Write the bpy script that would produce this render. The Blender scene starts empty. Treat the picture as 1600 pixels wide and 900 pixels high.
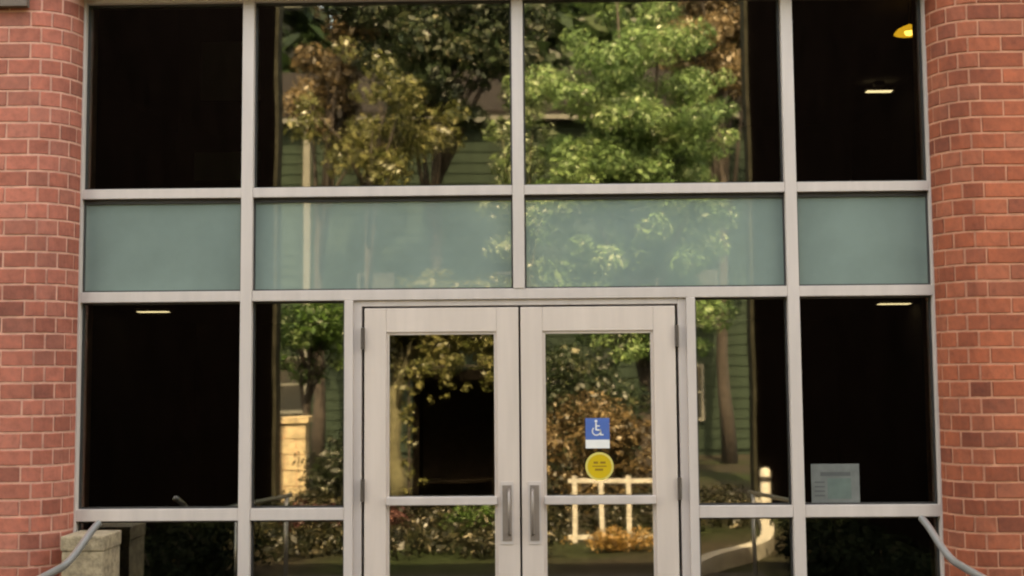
import bpy, bmesh, math, random
import numpy as np
from mathutils import Vector, Matrix

sc = bpy.context.scene
C = sc.collection
R = math.radians
random.seed(7)
rng = np.random.default_rng(11)

# ------------------------------------------------------------------ camera
def make_camera():
    f, W = 1876.0, 1600.0
    yaw, pit, rol = R(-0.967), R(4.523), R(-0.454)
    cy, sy, cp, sp = math.cos(yaw), math.sin(yaw), math.cos(pit), math.sin(pit)
    F = Vector((sy*cp, cy*cp, sp)); Rt = Vector((cy, -sy, 0)); U = Rt.cross(F)
    R2 = Rt*math.cos(rol) + U*math.sin(rol); U2 = U*math.cos(rol) - Rt*math.sin(rol)
    cd = bpy.data.cameras.new('camera'); cam = bpy.data.objects.new('camera', cd); C.objects.link(cam)
    cd.sensor_width = 36.0; cd.lens = 36.0*f/W; cd.clip_start = 0.05; cd.clip_end = 2000
    m = Matrix((R2, U2, -F)).transposed().to_4x4(); m.translation = (0.075, -6.84, 1.65)
    cam.matrix_world = m
    sc.camera = cam
make_camera()

# ------------------------------------------------------------------ sky and sun (sun stands behind the building)
SUN_EL, SUN_AZ = R(54), R(0)          # azimuth measured from +Y towards +X
w = bpy.data.worlds.new('World'); sc.world = w; w.use_nodes = True
nt = w.node_tree; bg = nt.nodes['Background']
sky = nt.nodes.new('ShaderNodeTexSky'); sky.sky_type = 'NISHITA'; sky.sun_disc = False
sky.air_density = 1.0; sky.dust_density = 3.0; sky.ozone_density = 0.6; sky.sun_elevation = SUN_EL; sky.sun_rotation = SUN_AZ
nt.links.new(sky.outputs[0], bg.inputs[0]); bg.inputs[1].default_value = 0.15
sd = bpy.data.lights.new('sun', 'SUN'); sd.energy = 2.6; sd.angle = R(0.55); sd.color = (1.0, 0.94, 0.86)
so = bpy.data.objects.new('sun', sd); C.objects.link(so)
so.rotation_euler = Vector((-math.sin(SUN_AZ)*math.cos(SUN_EL), -math.cos(SUN_AZ)*math.cos(SUN_EL), -math.sin(SUN_EL))).to_track_quat('-Z', 'Y').to_euler()
so.location = (0, 20, 30)
vs = sc.view_settings
vs.view_transform = 'Standard'; vs.look = 'None'; vs.gamma = 1.0; vs.exposure = 3.66
vs.use_curve_mapping = False
vs.use_white_balance = True; vs.white_balance_temperature = 12600; vs.white_balance_tint = 12   # set for open shade
sc.cycles.use_denoising = True
sc.cycles.max_bounces = 8
sc.cycles.pixel_filter_type = 'BLACKMAN_HARRIS'; sc.cycles.filter_width = 2.2
sc.cycles.transparent_max_bounces = 16

# ------------------------------------------------------------------ material helpers
def new_mat(name):
    m = bpy.data.materials.new(name); m.use_nodes = True
    return m, m.node_tree, m.node_tree.nodes['Principled BSDF']

def N(nt, t, **kw):
    n = nt.nodes.new(t)
    for k, v in kw.items():
        if k in n.inputs: n.inputs[k].default_value = v
        else: setattr(n, k, v)
    return n

def ramp(nt, stops):
    r = nt.nodes.new('ShaderNodeValToRGB'); e = r.color_ramp.elements
    while len(e) < len(stops): e.new(0.5)
    for i, (p, c) in enumerate(stops):
        e[i].position = p; e[i].color = (*c, 1)
    return r

def paint(name, col, rough=0.5, metal=0.0, var=0.06, scale=6.0, bump=0.0, bscale=60.0, ior=None, spec=None, streak=1.0):
    """plain coating with faint grain, smudges and fine relief"""
    m, nt, b = new_mat(name)
    tc = N(nt, 'ShaderNodeTexCoord')
    ns = N(nt, 'ShaderNodeTexNoise', Scale=scale, Detail=6.0, Roughness=0.6)
    mp = N(nt, 'ShaderNodeMapping'); mp.inputs['Scale'].default_value = (1, 1, streak)
    nt.links.new(tc.outputs['Object'], mp.inputs['Vector']); nt.links.new(mp.outputs[0], ns.inputs['Vector'])
    lo = tuple(max(0, c*(1-var*2)) for c in col); hi = tuple(min(1, c*(1+var)) for c in col)
    rp = ramp(nt, [(0.3, lo), (0.65, hi)])
    nt.links.new(ns.outputs['Fac'], rp.inputs[0])
    nt.links.new(rp.outputs[0], b.inputs['Base Color'])
    b.inputs['Roughness'].default_value = rough; b.inputs['Metallic'].default_value = metal
    if ior: b.inputs['IOR'].default_value = ior
    if spec is not None: b.inputs['Specular IOR Level'].default_value = spec
    if bump > 0:
        n2 = N(nt, 'ShaderNodeTexNoise', Scale=bscale, Detail=4.0)
        nt.links.new(tc.outputs['Object'], n2.inputs['Vector'])
        bp = N(nt, 'ShaderNodeBump', Strength=bump, Distance=0.01)
        nt.links.new(n2.outputs['Fac'], bp.inputs['Height']); nt.links.new(bp.outputs[0], b.inputs['Normal'])
    return m

def glass_mat(name, refl, tint, wav=0.0006, scale=1.7):
    """coated, tinted glazing: partly mirrors, partly lets through"""
    m = bpy.data.materials.new(name); m.use_nodes = True; nt = m.node_tree; nt.nodes.clear()
    out = N(nt, 'ShaderNodeOutputMaterial'); mix = N(nt, 'ShaderNodeMixShader')
    tr = N(nt, 'ShaderNodeBsdfTransparent'); tr.inputs[0].default_value = (*tint, 1)
    gl = N(nt, 'ShaderNodeBsdfGlossy'); gl.inputs['Roughness'].default_value = 0.021
    gl.inputs['Color'].default_value = (1.0, 0.98, 0.94, 1)
    tc = N(nt, 'ShaderNodeTexCoord'); oi = N(nt, 'ShaderNodeObjectInfo')
    add = N(nt, 'ShaderNodeVectorMath', operation='ADD')
    sc_ = N(nt, 'ShaderNodeMath', operation='MULTIPLY'); sc_.inputs[1].default_value = 37.0
    nt.links.new(oi.outputs['Random'], sc_.inputs[0]); nt.links.new(tc.outputs['Object'], add.inputs[0]); nt.links.new(sc_.outputs[0], add.inputs[1])
    ns = N(nt, 'ShaderNodeTexNoise', Scale=scale, Detail=1.0); nt.links.new(add.outputs[0], ns.inputs['Vector'])
    bp = N(nt, 'ShaderNodeBump', Strength=1.0, Distance=wav); nt.links.new(ns.outputs['Fac'], bp.inputs['Height'])
    nt.links.new(bp.outputs[0], gl.inputs['Normal'])
    lw = N(nt, 'ShaderNodeFresnel', IOR=1.5)
    mth = N(nt, 'ShaderNodeMath', operation='ADD', use_clamp=True); mth.inputs[1].default_value = refl - 0.04
    nt.links.new(lw.outputs[0], mth.inputs[0])
    nt.links.new(mth.outputs[0], mix.inputs[0]); nt.links.new(tr.outputs[0], mix.inputs[1]); nt.links.new(gl.outputs[0], mix.inputs[2])
    nt.links.new(mix.outputs[0], out.inputs[0])
    return m

def brick_mat(name, stops):
    m, nt, b = new_mat(name)
    oi = N(nt, 'ShaderNodeObjectInfo'); tc = N(nt, 'ShaderNodeTexCoord')
    geo = N(nt, 'ShaderNodeNewGeometry')
    rp = ramp(nt, stops)
    ns = N(nt, 'ShaderNodeTexNoise', Scale=22.0, Detail=8.0, Roughness=0.65)
    nt.links.new(geo.outputs['Position'], ns.inputs['Vector'])
    big = N(nt, 'ShaderNodeTexNoise', Scale=2.1, Detail=6.0)
    nt.links.new(geo.outputs['Position'], big.inputs['Vector'])
    at = N(nt, 'ShaderNodeAttribute', attribute_name='tone')
    ad = N(nt, 'ShaderNodeMath', operation='ADD'); nt.links.new(oi.outputs['Random'], ad.inputs[0]); nt.links.new(at.outputs['Fac'], ad.inputs[1])
    fr = N(nt, 'ShaderNodeMath', operation='FRACT'); nt.links.new(ad.outputs[0], fr.inputs[0])
    nt.links.new(fr.outputs[0], rp.inputs[0])
    mx = N(nt, 'ShaderNodeMix', data_type='RGBA', blend_type='MULTIPLY'); mx.inputs[0].default_value = 1.0
    r2 = ramp(nt, [(0.25, (0.62, 0.58, 0.55)), (0.5, (0.95, 0.95, 0.95)), (0.75, (1.2, 1.12, 1.05))])
    nt.links.new(ns.outputs['Fac'], r2.inputs[0])
    nt.links.new(rp.outputs[0], mx.inputs[6]); nt.links.new(r2.outputs[0], mx.inputs[7])
    mx2 = N(nt, 'ShaderNodeMix', data_type='RGBA', blend_type='MULTIPLY'); mx2.inputs[0].default_value = 1.0
    r3 = ramp(nt, [(0.3, (0.74, 0.72, 0.72)), (0.5, (0.98, 0.98, 0.98)), (0.7, (1.14, 1.13, 1.12))]); nt.links.new(big.outputs['Fac'], r3.inputs[0])
    nt.links.new(mx.outputs[2], mx2.inputs[6]); nt.links.new(r3.outputs[0], mx2.inputs[7])
    nt.links.new(mx2.outputs[2], b.inputs['Base Color'])
    b.inputs['Roughness'].default_value = 0.85
    bp = N(nt, 'ShaderNodeBump', Strength=0.5, Distance=0.004)
    nt.links.new(ns.outputs['Fac'], bp.inputs['Height']); nt.links.new(bp.outputs[0], b.inputs['Normal'])
    return m

def brickwall_mat(name):
    """brick pattern for walls outside the view"""
    m, nt, b = new_mat(name)
    geo = N(nt, 'ShaderNodeNewGeometry'); sp = N(nt, 'ShaderNodeSeparateXYZ'); cb = N(nt, 'ShaderNodeCombineXYZ')
    nt.links.new(geo.outputs['Position'], sp.inputs[0])
    ad = N(nt, 'ShaderNodeMath', operation='ADD'); nt.links.new(sp.outputs[0], ad.inputs[0]); nt.links.new(sp.outputs[1], ad.inputs[1])
    nt.links.new(ad.outputs[0], cb.inputs[0]); nt.links.new(sp.outputs[2], cb.inputs[1])
    bt = N(nt, 'ShaderNodeTexBrick'); nt.links.new(cb.outputs[0], bt.inputs['Vector'])
    bt.inputs['Color1'].default_value = (0.36, 0.13, 0.085, 1); bt.inputs['Color2'].default_value = (0.27, 0.1, 0.065, 1)
    bt.inputs['Mortar'].default_value = (0.42, 0.26, 0.19, 1); bt.inputs['Scale'].default_value = 1.0
    bt.inputs['Mortar Size'].default_value = 0.006; bt.inputs['Brick Width'].default_value = 0.255; bt.inputs['Row Height'].default_value = 0.0925
    nt.links.new(bt.outputs['Color'], b.inputs['Base Color']); b.inputs['Roughness'].default_value = 0.85
    return m

def leaf_mat(name, stops, trans=0.35, gloss=0.03):
    m = bpy.data.materials.new(name); m.use_nodes = True; nt = m.node_tree; nt.nodes.clear()
    out = N(nt, 'ShaderNodeOutputMaterial')
    at = N(nt, 'ShaderNodeAttribute', attribute_name='tone')
    rp = ramp(nt, stops); nt.links.new(at.outputs['Fac'], rp.inputs[0])
    df = N(nt, 'ShaderNodeBsdfDiffuse'); tl = N(nt, 'ShaderNodeBsdfTranslucent'); gl = N(nt, 'ShaderNodeBsdfGlossy'); gl.inputs['Roughness'].default_value = 0.35
    nt.links.new(rp.outputs[0], df.inputs[0]); nt.links.new(rp.outputs[0], tl.inputs[0])
    mx = N(nt, 'ShaderNodeMixShader'); mx.inputs[0].default_value = trans
    nt.links.new(df.outputs[0], mx.inputs[1]); nt.links.new(tl.outputs[0], mx.inputs[2])
    m2 = N(nt, 'ShaderNodeMixShader'); m2.inputs[0].default_value = gloss
    nt.links.new(mx.outputs[0], m2.inputs[1]); nt.links.new(gl.outputs[0], m2.inputs[2])
    nt.links.new(m2.outputs[0], out.inputs[0])
    return m

def emit_mat(name, col, strength):
    m = bpy.data.materials.new(name); m.use_nodes = True; nt = m.node_tree; nt.nodes.clear()
    out = N(nt, 'ShaderNodeOutputMaterial'); e = N(nt, 'ShaderNodeEmission'); e.inputs[0].default_value = (*col, 1); e.inputs[1].default_value = strength
    nt.links.new(e.outputs[0], out.inputs[0]); return m

M = {}
M['frame'] = paint('painted_aluminium', (0.56, 0.475, 0.43), 0.38, var=0.05, scale=9.0, streak=0.12, bump=0.03, bscale=40)
M['door'] = paint('door_paint', (0.63, 0.515, 0.445), 0.4, var=0.045, scale=9.0, streak=0.1, bump=0.03, bscale=40)
M['gasket'] = paint('black_gasket', (0.03, 0.028, 0.026), 0.6)
M['glass'] = glass_mat('tinted_glass', 0.15, (0.66, 0.70, 0.66))
M['spandrel'] = paint('teal_spandrel', (0.20, 0.262, 0.23), 0.02, var=0.07, scale=2.2, ior=2.2, bump=0.004, bscale=3)
M['plate'] = paint('brown_metal_plate', (0.26, 0.21, 0.18), 0.4, metal=0.3)
M['steel'] = paint('brushed_steel', (0.42, 0.41, 0.39), 0.32, metal=0.75)
M['hinge'] = paint('bronze_hinge', (0.075, 0.055, 0.043), 0.5, metal=0.2)
M['mortar'] = paint('mortar', (0.60, 0.30, 0.22), 0.95, var=0.12, scale=14, bump=0.4, bscale=160)
M['mortar_r'] = paint('orange_mortar', (0.52, 0.225, 0.14), 0.95, var=0.12, scale=14, bump=0.4, bscale=160)
M['brick_l'] = brick_mat('brick_pinkish', [(0.0, (0.25, 0.066, 0.042)), (0.25, (0.36, 0.098, 0.062)), (0.55, (0.44, 0.125, 0.082)), (0.8, (0.40, 0.125, 0.085)), (1.0, (0.29, 0.085, 0.055))])
M['brick_r'] = brick_mat('brick_orange', [(0.0, (0.20, 0.043, 0.02)), (0.25, (0.30, 0.066, 0.028)), (0.55, (0.37, 0.086, 0.038)), (0.8, (0.34, 0.09, 0.045)), (1.0, (0.23, 0.052, 0.025))])
M['brickwall'] = brickwall_mat('brick_wall_pattern')
M['dark_clad'] = paint('dark_bronze_cladding', (0.007, 0.0045, 0.0038), 0.95, var=0.15, scale=2, spec=0.0)
M['lintel'] = paint('brown_stone', (0.12, 0.085, 0.065), 0.8, var=0.12, scale=9, bump=0.3)
M['concrete'] = paint('concrete', (0.26, 0.245, 0.22), 0.9, var=0.14, scale=5, bump=0.3, bscale=90)
M['asphalt'] = paint('dark_slate_paving', (0.045, 0.04, 0.037), 0.9, var=0.2, scale=8, bump=0.3, bscale=90, spec=0.2)
M['kerb'] = paint('pale_kerb', (0.36, 0.34, 0.29), 0.85, var=0.1, scale=7, bump=0.2)
M['olive'] = paint('olive_stucco', (0.032, 0.031, 0.022), 0.9, var=0.25, scale=6, spec=0.1)
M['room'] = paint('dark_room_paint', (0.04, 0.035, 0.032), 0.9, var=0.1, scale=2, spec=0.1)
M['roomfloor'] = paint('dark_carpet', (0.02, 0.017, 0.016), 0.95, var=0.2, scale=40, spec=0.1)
M['roof'] = paint('roof_membrane', (0.2, 0.2, 0.2), 0.9)
M['lamp'] = emit_mat('lamp_diffuser', (1.0, 0.93, 0.82), 0.22)
M['amber'] = emit_mat('amber_glow', (1.0, 0.70, 0.22), 0.5)
M['amber_shade'] = emit_mat('glowing_amber_shade', (1.0, 0.58, 0.08), 0.13)
M['boardgrey'] = paint('grey_board', (0.30, 0.31, 0.30), 0.8)
M['tan'] = paint('tan_aggregate', (0.30, 0.225, 0.14), 0.9, var=0.25, scale=26, bump=0.5, bscale=120)
M['white'] = paint('white_paint', (0.78, 0.76, 0.72), 0.5, var=0.04)
M['offwhite'] = paint('weathered_white', (0.46, 0.44, 0.39), 0.6, var=0.15, scale=12)
M['blue'] = paint('blue_vinyl', (0.05, 0.135, 0.40), 0.4, var=0.03)
M['yellow'] = paint('yellow_vinyl', (0.62, 0.40, 0.02), 0.4, var=0.04)
M['paleyellow'] = paint('pale_yellow_vinyl', (0.66, 0.55, 0.16), 0.4, var=0.04)
M['amberink'] = paint('amber_ink', (0.28, 0.15, 0.01), 0.5, var=0.03)
M['paper'] = paint('paper', (0.135, 0.14, 0.128), 0.8, var=0.12, scale=9)
M['paperink'] = paint('grey_print', (0.075, 0.08, 0.075), 0.8, var=0.1)
M['papergreen'] = paint('green_print', (0.10, 0.135, 0.115), 0.8, var=0.15)
M['bark_dark'] = paint('dark_bark', (0.045, 0.035, 0.028), 0.95, var=0.3, scale=12, bump=0.8, bscale=25)
M['bark_olive'] = paint('mossy_bark', (0.11, 0.105, 0.06), 0.95, var=0.25, scale=9, bump=0.8, bscale=25)
M['leaf'] = leaf_mat('sunny_leaf', [(0.0, (0.06, 0.115, 0.042)), (0.45, (0.125, 0.215, 0.078)), (0.8, (0.23, 0.32, 0.13)), (1.0, (0.46, 0.52, 0.31))])
M['leaf_dark'] = leaf_mat('deep_green_leaf', [(0.0, (0.010, 0.020, 0.008)), (0.6, (0.022, 0.045, 0.016)), (1.0, (0.05, 0.075, 0.028))])
M['leaf_olive'] = leaf_mat('olive_leaf', [(0.0, (0.05, 0.06, 0.018)), (0.5, (0.11, 0.115, 0.04)), (1.0, (0.24, 0.22, 0.10))])
M['leaf_mid'] = leaf_mat('mid_green_leaf', [(0.0, (0.03, 0.065, 0.014)), (0.5, (0.06, 0.125, 0.03)), (1.0, (0.20, 0.27, 0.11))])
M['leaf_rust'] = leaf_mat('russet_leaf', [(0.0, (0.03, 0.022, 0.01)), (0.5, (0.14, 0.095, 0.045)), (0.8, (0.30, 0.22, 0.12)), (1.0, (0.75, 0.65, 0.5))])
M['leaf_pale'] = leaf_mat('pale_green_leaf', [(0.0, (0.06, 0.10, 0.035)), (0.5, (0.13, 0.19, 0.075)), (1.0, (0.42, 0.46, 0.32))])
M['cover'] = leaf_mat('mixed_ground_leaf', [(0.0, (0.008, 0.009, 0.005)), (0.5, (0.02, 0.024, 0.011)), (0.85, (0.07, 0.06, 0.03)), (1.0, (0.3, 0.26, 0.18))])
M['leaf_plum'] = leaf_mat('plum_leaf', [(0.0, (0.025, 0.010, 0.012)), (0.5, (0.09, 0.035, 0.035)), (1.0, (0.26, 0.13, 0.11))])
M['leaf_speck'] = leaf_mat('speckled_dark_leaf', [(0.0, (0.010, 0.016, 0.008)), (0.6, (0.022, 0.034, 0.016)), (0.92, (0.08, 0.09, 0.05)), (1.0, (0.6, 0.6, 0.5))])
M['leaf_deep'] = leaf_mat('mixed_deep_leaf', [(0.0, (0.010, 0.018, 0.009)), (0.55, (0.026, 0.044, 0.020)), (0.85, (0.07, 0.085, 0.04)), (1.0, (0.26, 0.24, 0.15))])
M['leaf_hedge'] = leaf_mat('yew_leaf', [(0.0, (0.005, 0.008, 0.005)), (1.0, (0.013, 0.020, 0.011))], gloss=0.002)
M['flower'] = leaf_mat('orange_flower', [(0.0, (0.10, 0.08, 0.03)), (0.5, (0.34, 0.19, 0.06)), (1.0, (0.5, 0.34, 0.17))])
M['siding'] = paint('dark_green_siding', (0.022, 0.034, 0.024), 0.9, var=0.15, scale=3, spec=0.08)
M['shingle'] = paint('dark_shingle', (0.02, 0.018, 0.017), 0.95, var=0.25, scale=20, spec=0.05)
M['ptrim'] = paint('pale_trim', (0.13, 0.13, 0.11), 0.6)
M['window_dark'] = paint('far_window_glass', (0.02, 0.022, 0.022), 0.08)
M['sandstone'] = paint('sandstone', (0.50, 0.40, 0.26), 0.9, var=0.2, scale=7, bump=0.5)
M['boards'] = paint('brown_boards', (0.05, 0.04, 0.03), 0.9, var=0.3, scale=9, spec=0.1)
M['kiosk'] = paint('dark_stained_wood', (0.006, 0.005, 0.004), 0.95, var=0.2, scale=15, spec=0.0)

# ------------------------------------------------------------------ mesh helpers
def link(name, me, mat, parent=None):
    o = bpy.data.objects.new(name, me); C.objects.link(o)
    if mat is not None and len(me.materials) == 0: me.materials.append(M[mat])
    if parent is not None: o.parent = parent
    return o

def tag(o, label, cat, group=None, kind=None):
    if label: o['label'] = label
    if cat: o['category'] = cat
    if group: o['group'] = group
    if kind: o['kind'] = kind
    return o

def thing(name, label, cat, loc=(0, 0, 0), group=None):
    o = bpy.data.objects.new(name, None); C.objects.link(o); o.location = loc; o.empty_display_size = 0.1
    return tag(o, label, cat, group)

class MB:
    def __init__(s): s.v = []; s.f = []
    def add(s, vs, fs):
        k = len(s.v); s.v += [tuple(v) for v in vs]; s.f += [tuple(k+i for i in f) for f in fs]; return s
    def box(s, x0, x1, y0, y1, z0, z1, b=0.0):
        if b <= 0:
            return s.add([(x0,y0,z0),(x1,y0,z0),(x1,y1,z0),(x0,y1,z0),(x0,y0,z1),(x1,y0,z1),(x1,y1,z1),(x0,y1,z1)],
                         [(0,3,2,1),(4,5,6,7),(0,1,5,4),(1,2,6,5),(2,3,7,6),(3,0,4,7)])
        bm = bmesh.new(); bmesh.ops.create_cube(bm, size=1)
        for v in bm.verts:
            v.co = ((x0+x1)/2+v.co.x*(x1-x0), (y0+y1)/2+v.co.y*(y1-y0), (z0+z1)/2+v.co.z*(z1-z0))
        bmesh.ops.bevel(bm, geom=list(bm.edges), offset=b, segments=2, affect='EDGES', profile=0.6)
        bm.verts.index_update()
        s.add([v.co[:] for v in bm.verts], [[v.index for v in f.verts] for f in bm.faces]); bm.free(); return s
    def prism(s, poly, z0, z1):
        n = len(poly)
        return s.add([(x,y,z0) for x,y in poly]+[(x,y,z1) for x,y in poly],
                     [tuple(range(n-1,-1,-1)), tuple(range(n,2*n))]+[(i,(i+1)%n,n+(i+1)%n,n+i) for i in range(n)])
    def tube(s, pts, rads, seg=12, caps=True):
        pts = [Vector(p) for p in pts]; n = len(pts)
        if not hasattr(rads, '__len__'): rads = [rads]*n
        k = len(s.v); prev = None
        for i, p in enumerate(pts):
            t = (pts[min(i+1,n-1)]-pts[max(i-1,0)]).normalized()
            if prev is None: a = t.orthogonal().normalized()
            else: a = (prev - t*prev.dot(t)).normalized()
            prev = a; b = t.cross(a)
            for j in range(seg):
                q = p + (a*math.cos(2*math.pi*j/seg)+b*math.sin(2*math.pi*j/seg))*rads[i]
                s.v.append(q[:])
        for i in range(n-1):
            for j in range(seg):
                s.f.append((k+i*seg+j, k+i*seg+(j+1)%seg, k+(i+1)*seg+(j+1)%seg, k+(i+1)*seg+j))
        if caps:
            s.f.append(tuple(k+j for j in range(seg-1,-1,-1))); s.f.append(tuple(k+(n-1)*seg+j for j in range(seg)))
        return s
    def lathe(s, prof, c=(0,0,0), seg=24):
        k = len(s.v); n = len(prof)
        for r, z in prof:
            for j in range(seg): s.v.append((c[0]+r*math.cos(2*math.pi*j/seg), c[1]+r*math.sin(2*math.pi*j/seg), c[2]+z))
        for i in range(n-1):
            for j in range(seg): s.f.append((k+i*seg+j, k+i*seg+(j+1)%seg, k+(i+1)*seg+(j+1)%seg, k+(i+1)*seg+j))
        return s
    def build(s, name, mat, parent=None, smooth=False):
        me = bpy.data.meshes.new(name); me.from_pydata(s.v, [], s.f); me.update()
        bm = bmesh.new(); bm.from_mesh(me); bmesh.ops.recalc_face_normals(bm, faces=bm.faces); bm.to_mesh(me); bm.free()
        if smooth:
            me.polygons.foreach_set('use_smooth', [True]*len(me.polygons))
        return link(name, me, mat, parent)

def bx(name, mat, parent, x0, x1, y0, y1, z0, z1, b=0.0):
    return MB().box(x0, x1, y0, y1, z0, z1, b).build(name, mat, parent)

def struct(o):
    o['kind'] = 'structure'; return o

def quads_mesh(name, V, tone):
    n = len(V)//4
    me = bpy.data.meshes.new(name)
    me.vertices.add(len(V)); me.vertices.foreach_set('co', np.ascontiguousarray(V, dtype=np.float32).ravel())
    me.loops.add(n*4); me.loops.foreach_set('vertex_index', np.arange(n*4, dtype=np.int32))
    me.polygons.add(n); me.polygons.foreach_set('loop_start', np.arange(0, n*4, 4, dtype=np.int32))
    at = me.attributes.new('tone', 'FLOAT', 'FACE'); at.data.foreach_set('value', tone.astype(np.float32))
    me.update(calc_edges=True); return me

def leaf_cloud(clumps, per, size, spread_tone=0.28):
    """leaf-sized faces spread through clumps: list of (centre, radius)"""
    P, T = [], []
    for c, r in clumps:
        n = max(6, int(per*(r/0.5)**2))
        d = rng.normal(size=(n, 3)); d /= np.linalg.norm(d, axis=1)[:, None]
        rad = r*(0.35+0.65*rng.random(n)**0.6)
        p = np.array(c)+d*rad[:, None]*np.array([1.0, 1.0, 0.72])
        P.append(np.c_[p, d]); T.append(np.clip(rng.random()*0.5+rng.normal(0.16, spread_tone*0.8, n), 0, 1))
    P = np.concatenate(P); T = np.concatenate(T); n = len(P)
    nrm = P[:, 3:]+rng.normal(scale=0.55, size=(n, 3)); nrm[:, 2] += 0.5; nrm /= np.linalg.norm(nrm, axis=1)[:, None]
    a = np.cross(nrm, rng.normal(size=(n, 3))); a /= np.linalg.norm(a, axis=1)[:, None]
    b = np.cross(nrm, a)
    s = size*np.clip(rng.lognormal(-0.15, 0.45, n), 0.35, 2.6)[:, None]
    V = np.empty((n, 4, 3))
    V[:, 0] = P[:, :3]-a*s; V[:, 1] = P[:, :3]-b*s*0.5+nrm*s*0.12; V[:, 2] = P[:, :3]+a*s; V[:, 3] = P[:, :3]+b*s*0.5+nrm*s*0.12
    return V.reshape(-1, 3), T

def tree(name, label, base, trunk_h, trunk_r, ctr, rad, nclump, crad, per, size, leafm, bark, lean=(0, 0), group=None, crownshape=None):
    t = thing(name, label, 'tree', base, group)
    cl = []
    for i in range(nclump):
        d = rng.normal(size=3); d /= np.linalg.norm(d); u = rng.random()**0.45
        c = np.array(ctr)+d*u*np.array(rad)
        cl.append((c, crad*(0.65+0.7*rng.random())))
    V, T = leaf_cloud(cl, per, size)
    link('crown', quads_mesh('crown', V, T), leafm, t)
    mb = MB()
    top = Vector((ctr[0], ctr[1], max(trunk_h, ctr[2]+rad[2]*0.3)))
    pts = []
    for i in range(8):
        k = i/7
        p = Vector((0, 0, -0.15)).lerp(Vector((lean[0], lean[1], trunk_h)), min(1, k*1.6)) if k < 0.62 else Vector((lean[0], lean[1], trunk_h)).lerp(top, (k-0.62)/0.38)
        pts.append(p+Vector((rng.normal(), rng.normal(), 0))*trunk_r*0.18)
    mb.tube(pts, [trunk_r*(1.25 if i == 0 else 1-0.11*i) for i in range(8)], 10)
    for c, r in cl[:min(14, nclump)]:
        st = pts[3+int(rng.integers(0, 3))]; e = Vector(c)
        mid = st.lerp(e, 0.5)+Vector((0, 0, 0.12*(e-st).length))
        mb.tube([st, mid, e], [trunk_r*0.38, trunk_r*0.24, trunk_r*0.07], 6)
    mb.build('trunk', bark, t, smooth=True)
    return t

# ================================================================== GROUND
def ground_mat():
    m, nt, b = new_mat('lawn_and_soil')
    geo = N(nt, 'ShaderNodeNewGeometry')
    n1 = N(nt, 'ShaderNodeTexNoise', Scale=0.35, Detail=5.0); n2 = N(nt, 'ShaderNodeTexNoise', Scale=9.0, Detail=6.0)
    for n in (n1, n2): nt.links.new(geo.outputs['Position'], n.inputs['Vector'])
    r1 = ramp(nt, [(0.35, (0.02, 0.03, 0.011)), (0.55, (0.03, 0.026, 0.018)), (0.75, (0.05, 0.042, 0.03))]); nt.links.new(n1.outputs['Fac'], r1.inputs[0])
    r2 = ramp(nt, [(0.3, (0.5, 0.5, 0.5)), (0.7, (1.2, 1.2, 1.2))]); nt.links.new(n2.outputs['Fac'], r2.inputs[0])
    mx = N(nt, 'ShaderNodeMix', data_type='RGBA', blend_type='MULTIPLY'); mx.inputs[0].default_value = 1.0
    nt.links.new(r1.outputs[0], mx.inputs[6]); nt.links.new(r2.outputs[0], mx.inputs[7]); nt.links.new(mx.outputs[2], b.inputs['Base Color'])
    b.inputs['Roughness'].default_value = 0.95; b.inputs['Specular IOR Level'].default_value = 0.1
    bp = N(nt, 'ShaderNodeBump', Strength=0.6, Distance=0.05); nt.links.new(n2.outputs['Fac'], bp.inputs['Height']); nt.links.new(bp.outputs[0], b.inputs['Normal'])
    return m
M['ground'] = ground_mat()
g = MB(); g.add([(-600,-600,-0.3),(600,-600,-0.3),(600,600,-0.3),(-600,600,-0.3)], [(0,1,2,3)])
struct(g.build('ground', 'ground'))
wk = MB()      # walkway sloping gently down from the doors
wk.add([(-2.53,0.3,0),(2.36,0.3,0),(2.36,-0.7,0),(-2.53,-0.7,0),(2.36,-5.4,-0.28),(-2.53,-5.4,-0.28),
        (-2.53,0.3,-0.6),(2.36,0.3,-0.6),(2.36,-5.4,-0.6),(-2.53,-5.4,-0.6)],
       [(0,1,2,3),(3,2,4,5),(0,3,5,9,6),(1,7,8,4,2),(5,4,8,9),(0,6,7,1),(6,9,8,7)])
struct(wk.build('walkway', 'asphalt'))
# pale kerb curving round the planting bed
kb = MB(); ctrl = [(3.5,-11.6),(3.2,-9.6),(2.92,-7.9),(2.68,-6.9),(2.36,-6.25),(1.95,-5.7),(1.62,-5.0),(1.48,-4.2),(1.46,-3.6)]; pts = []
for i in range(len(ctrl)-1):
    p0, p1, p2, p3 = [Vector(ctrl[min(max(j, 0), len(ctrl)-1)]) for j in (i-1, i, i+1, i+2)]
    for q_ in range(4):
        u = q_/4; pts.append(tuple(0.5*((2*p1)+(p2-p0)*u+(2*p0-5*p1+4*p2-p3)*u*u+(3*p1-p0-3*p2+p3)*u**3)))
for i in range(len(pts)-1):
    (x0,y0),(x1,y1) = pts[i], pts[i+1]
    d = Vector((x1-x0,y1-y0,0)).normalized(); n = Vector((-d.y,d.x,0))*0.07
    kb.add([(x0-n.x,y0-n.y,-0.4),(x1-n.x,y1-n.y,-0.4),(x1+n.x,y1+n.y,-0.4),(x0+n.x,y0+n.y,-0.4),
            (x0-n.x,y0-n.y,-0.13),(x1-n.x,y1-n.y,-0.13),(x1+n.x,y1+n.y,-0.13),(x0+n.x,y0+n.y,-0.13)],
           [(0,3,2,1),(4,5,6,7),(0,1,5,4),(1,2,6,5),(2,3,7,6),(3,0,4,7)])
struct(kb.build('kerb', 'kerb'))

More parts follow.
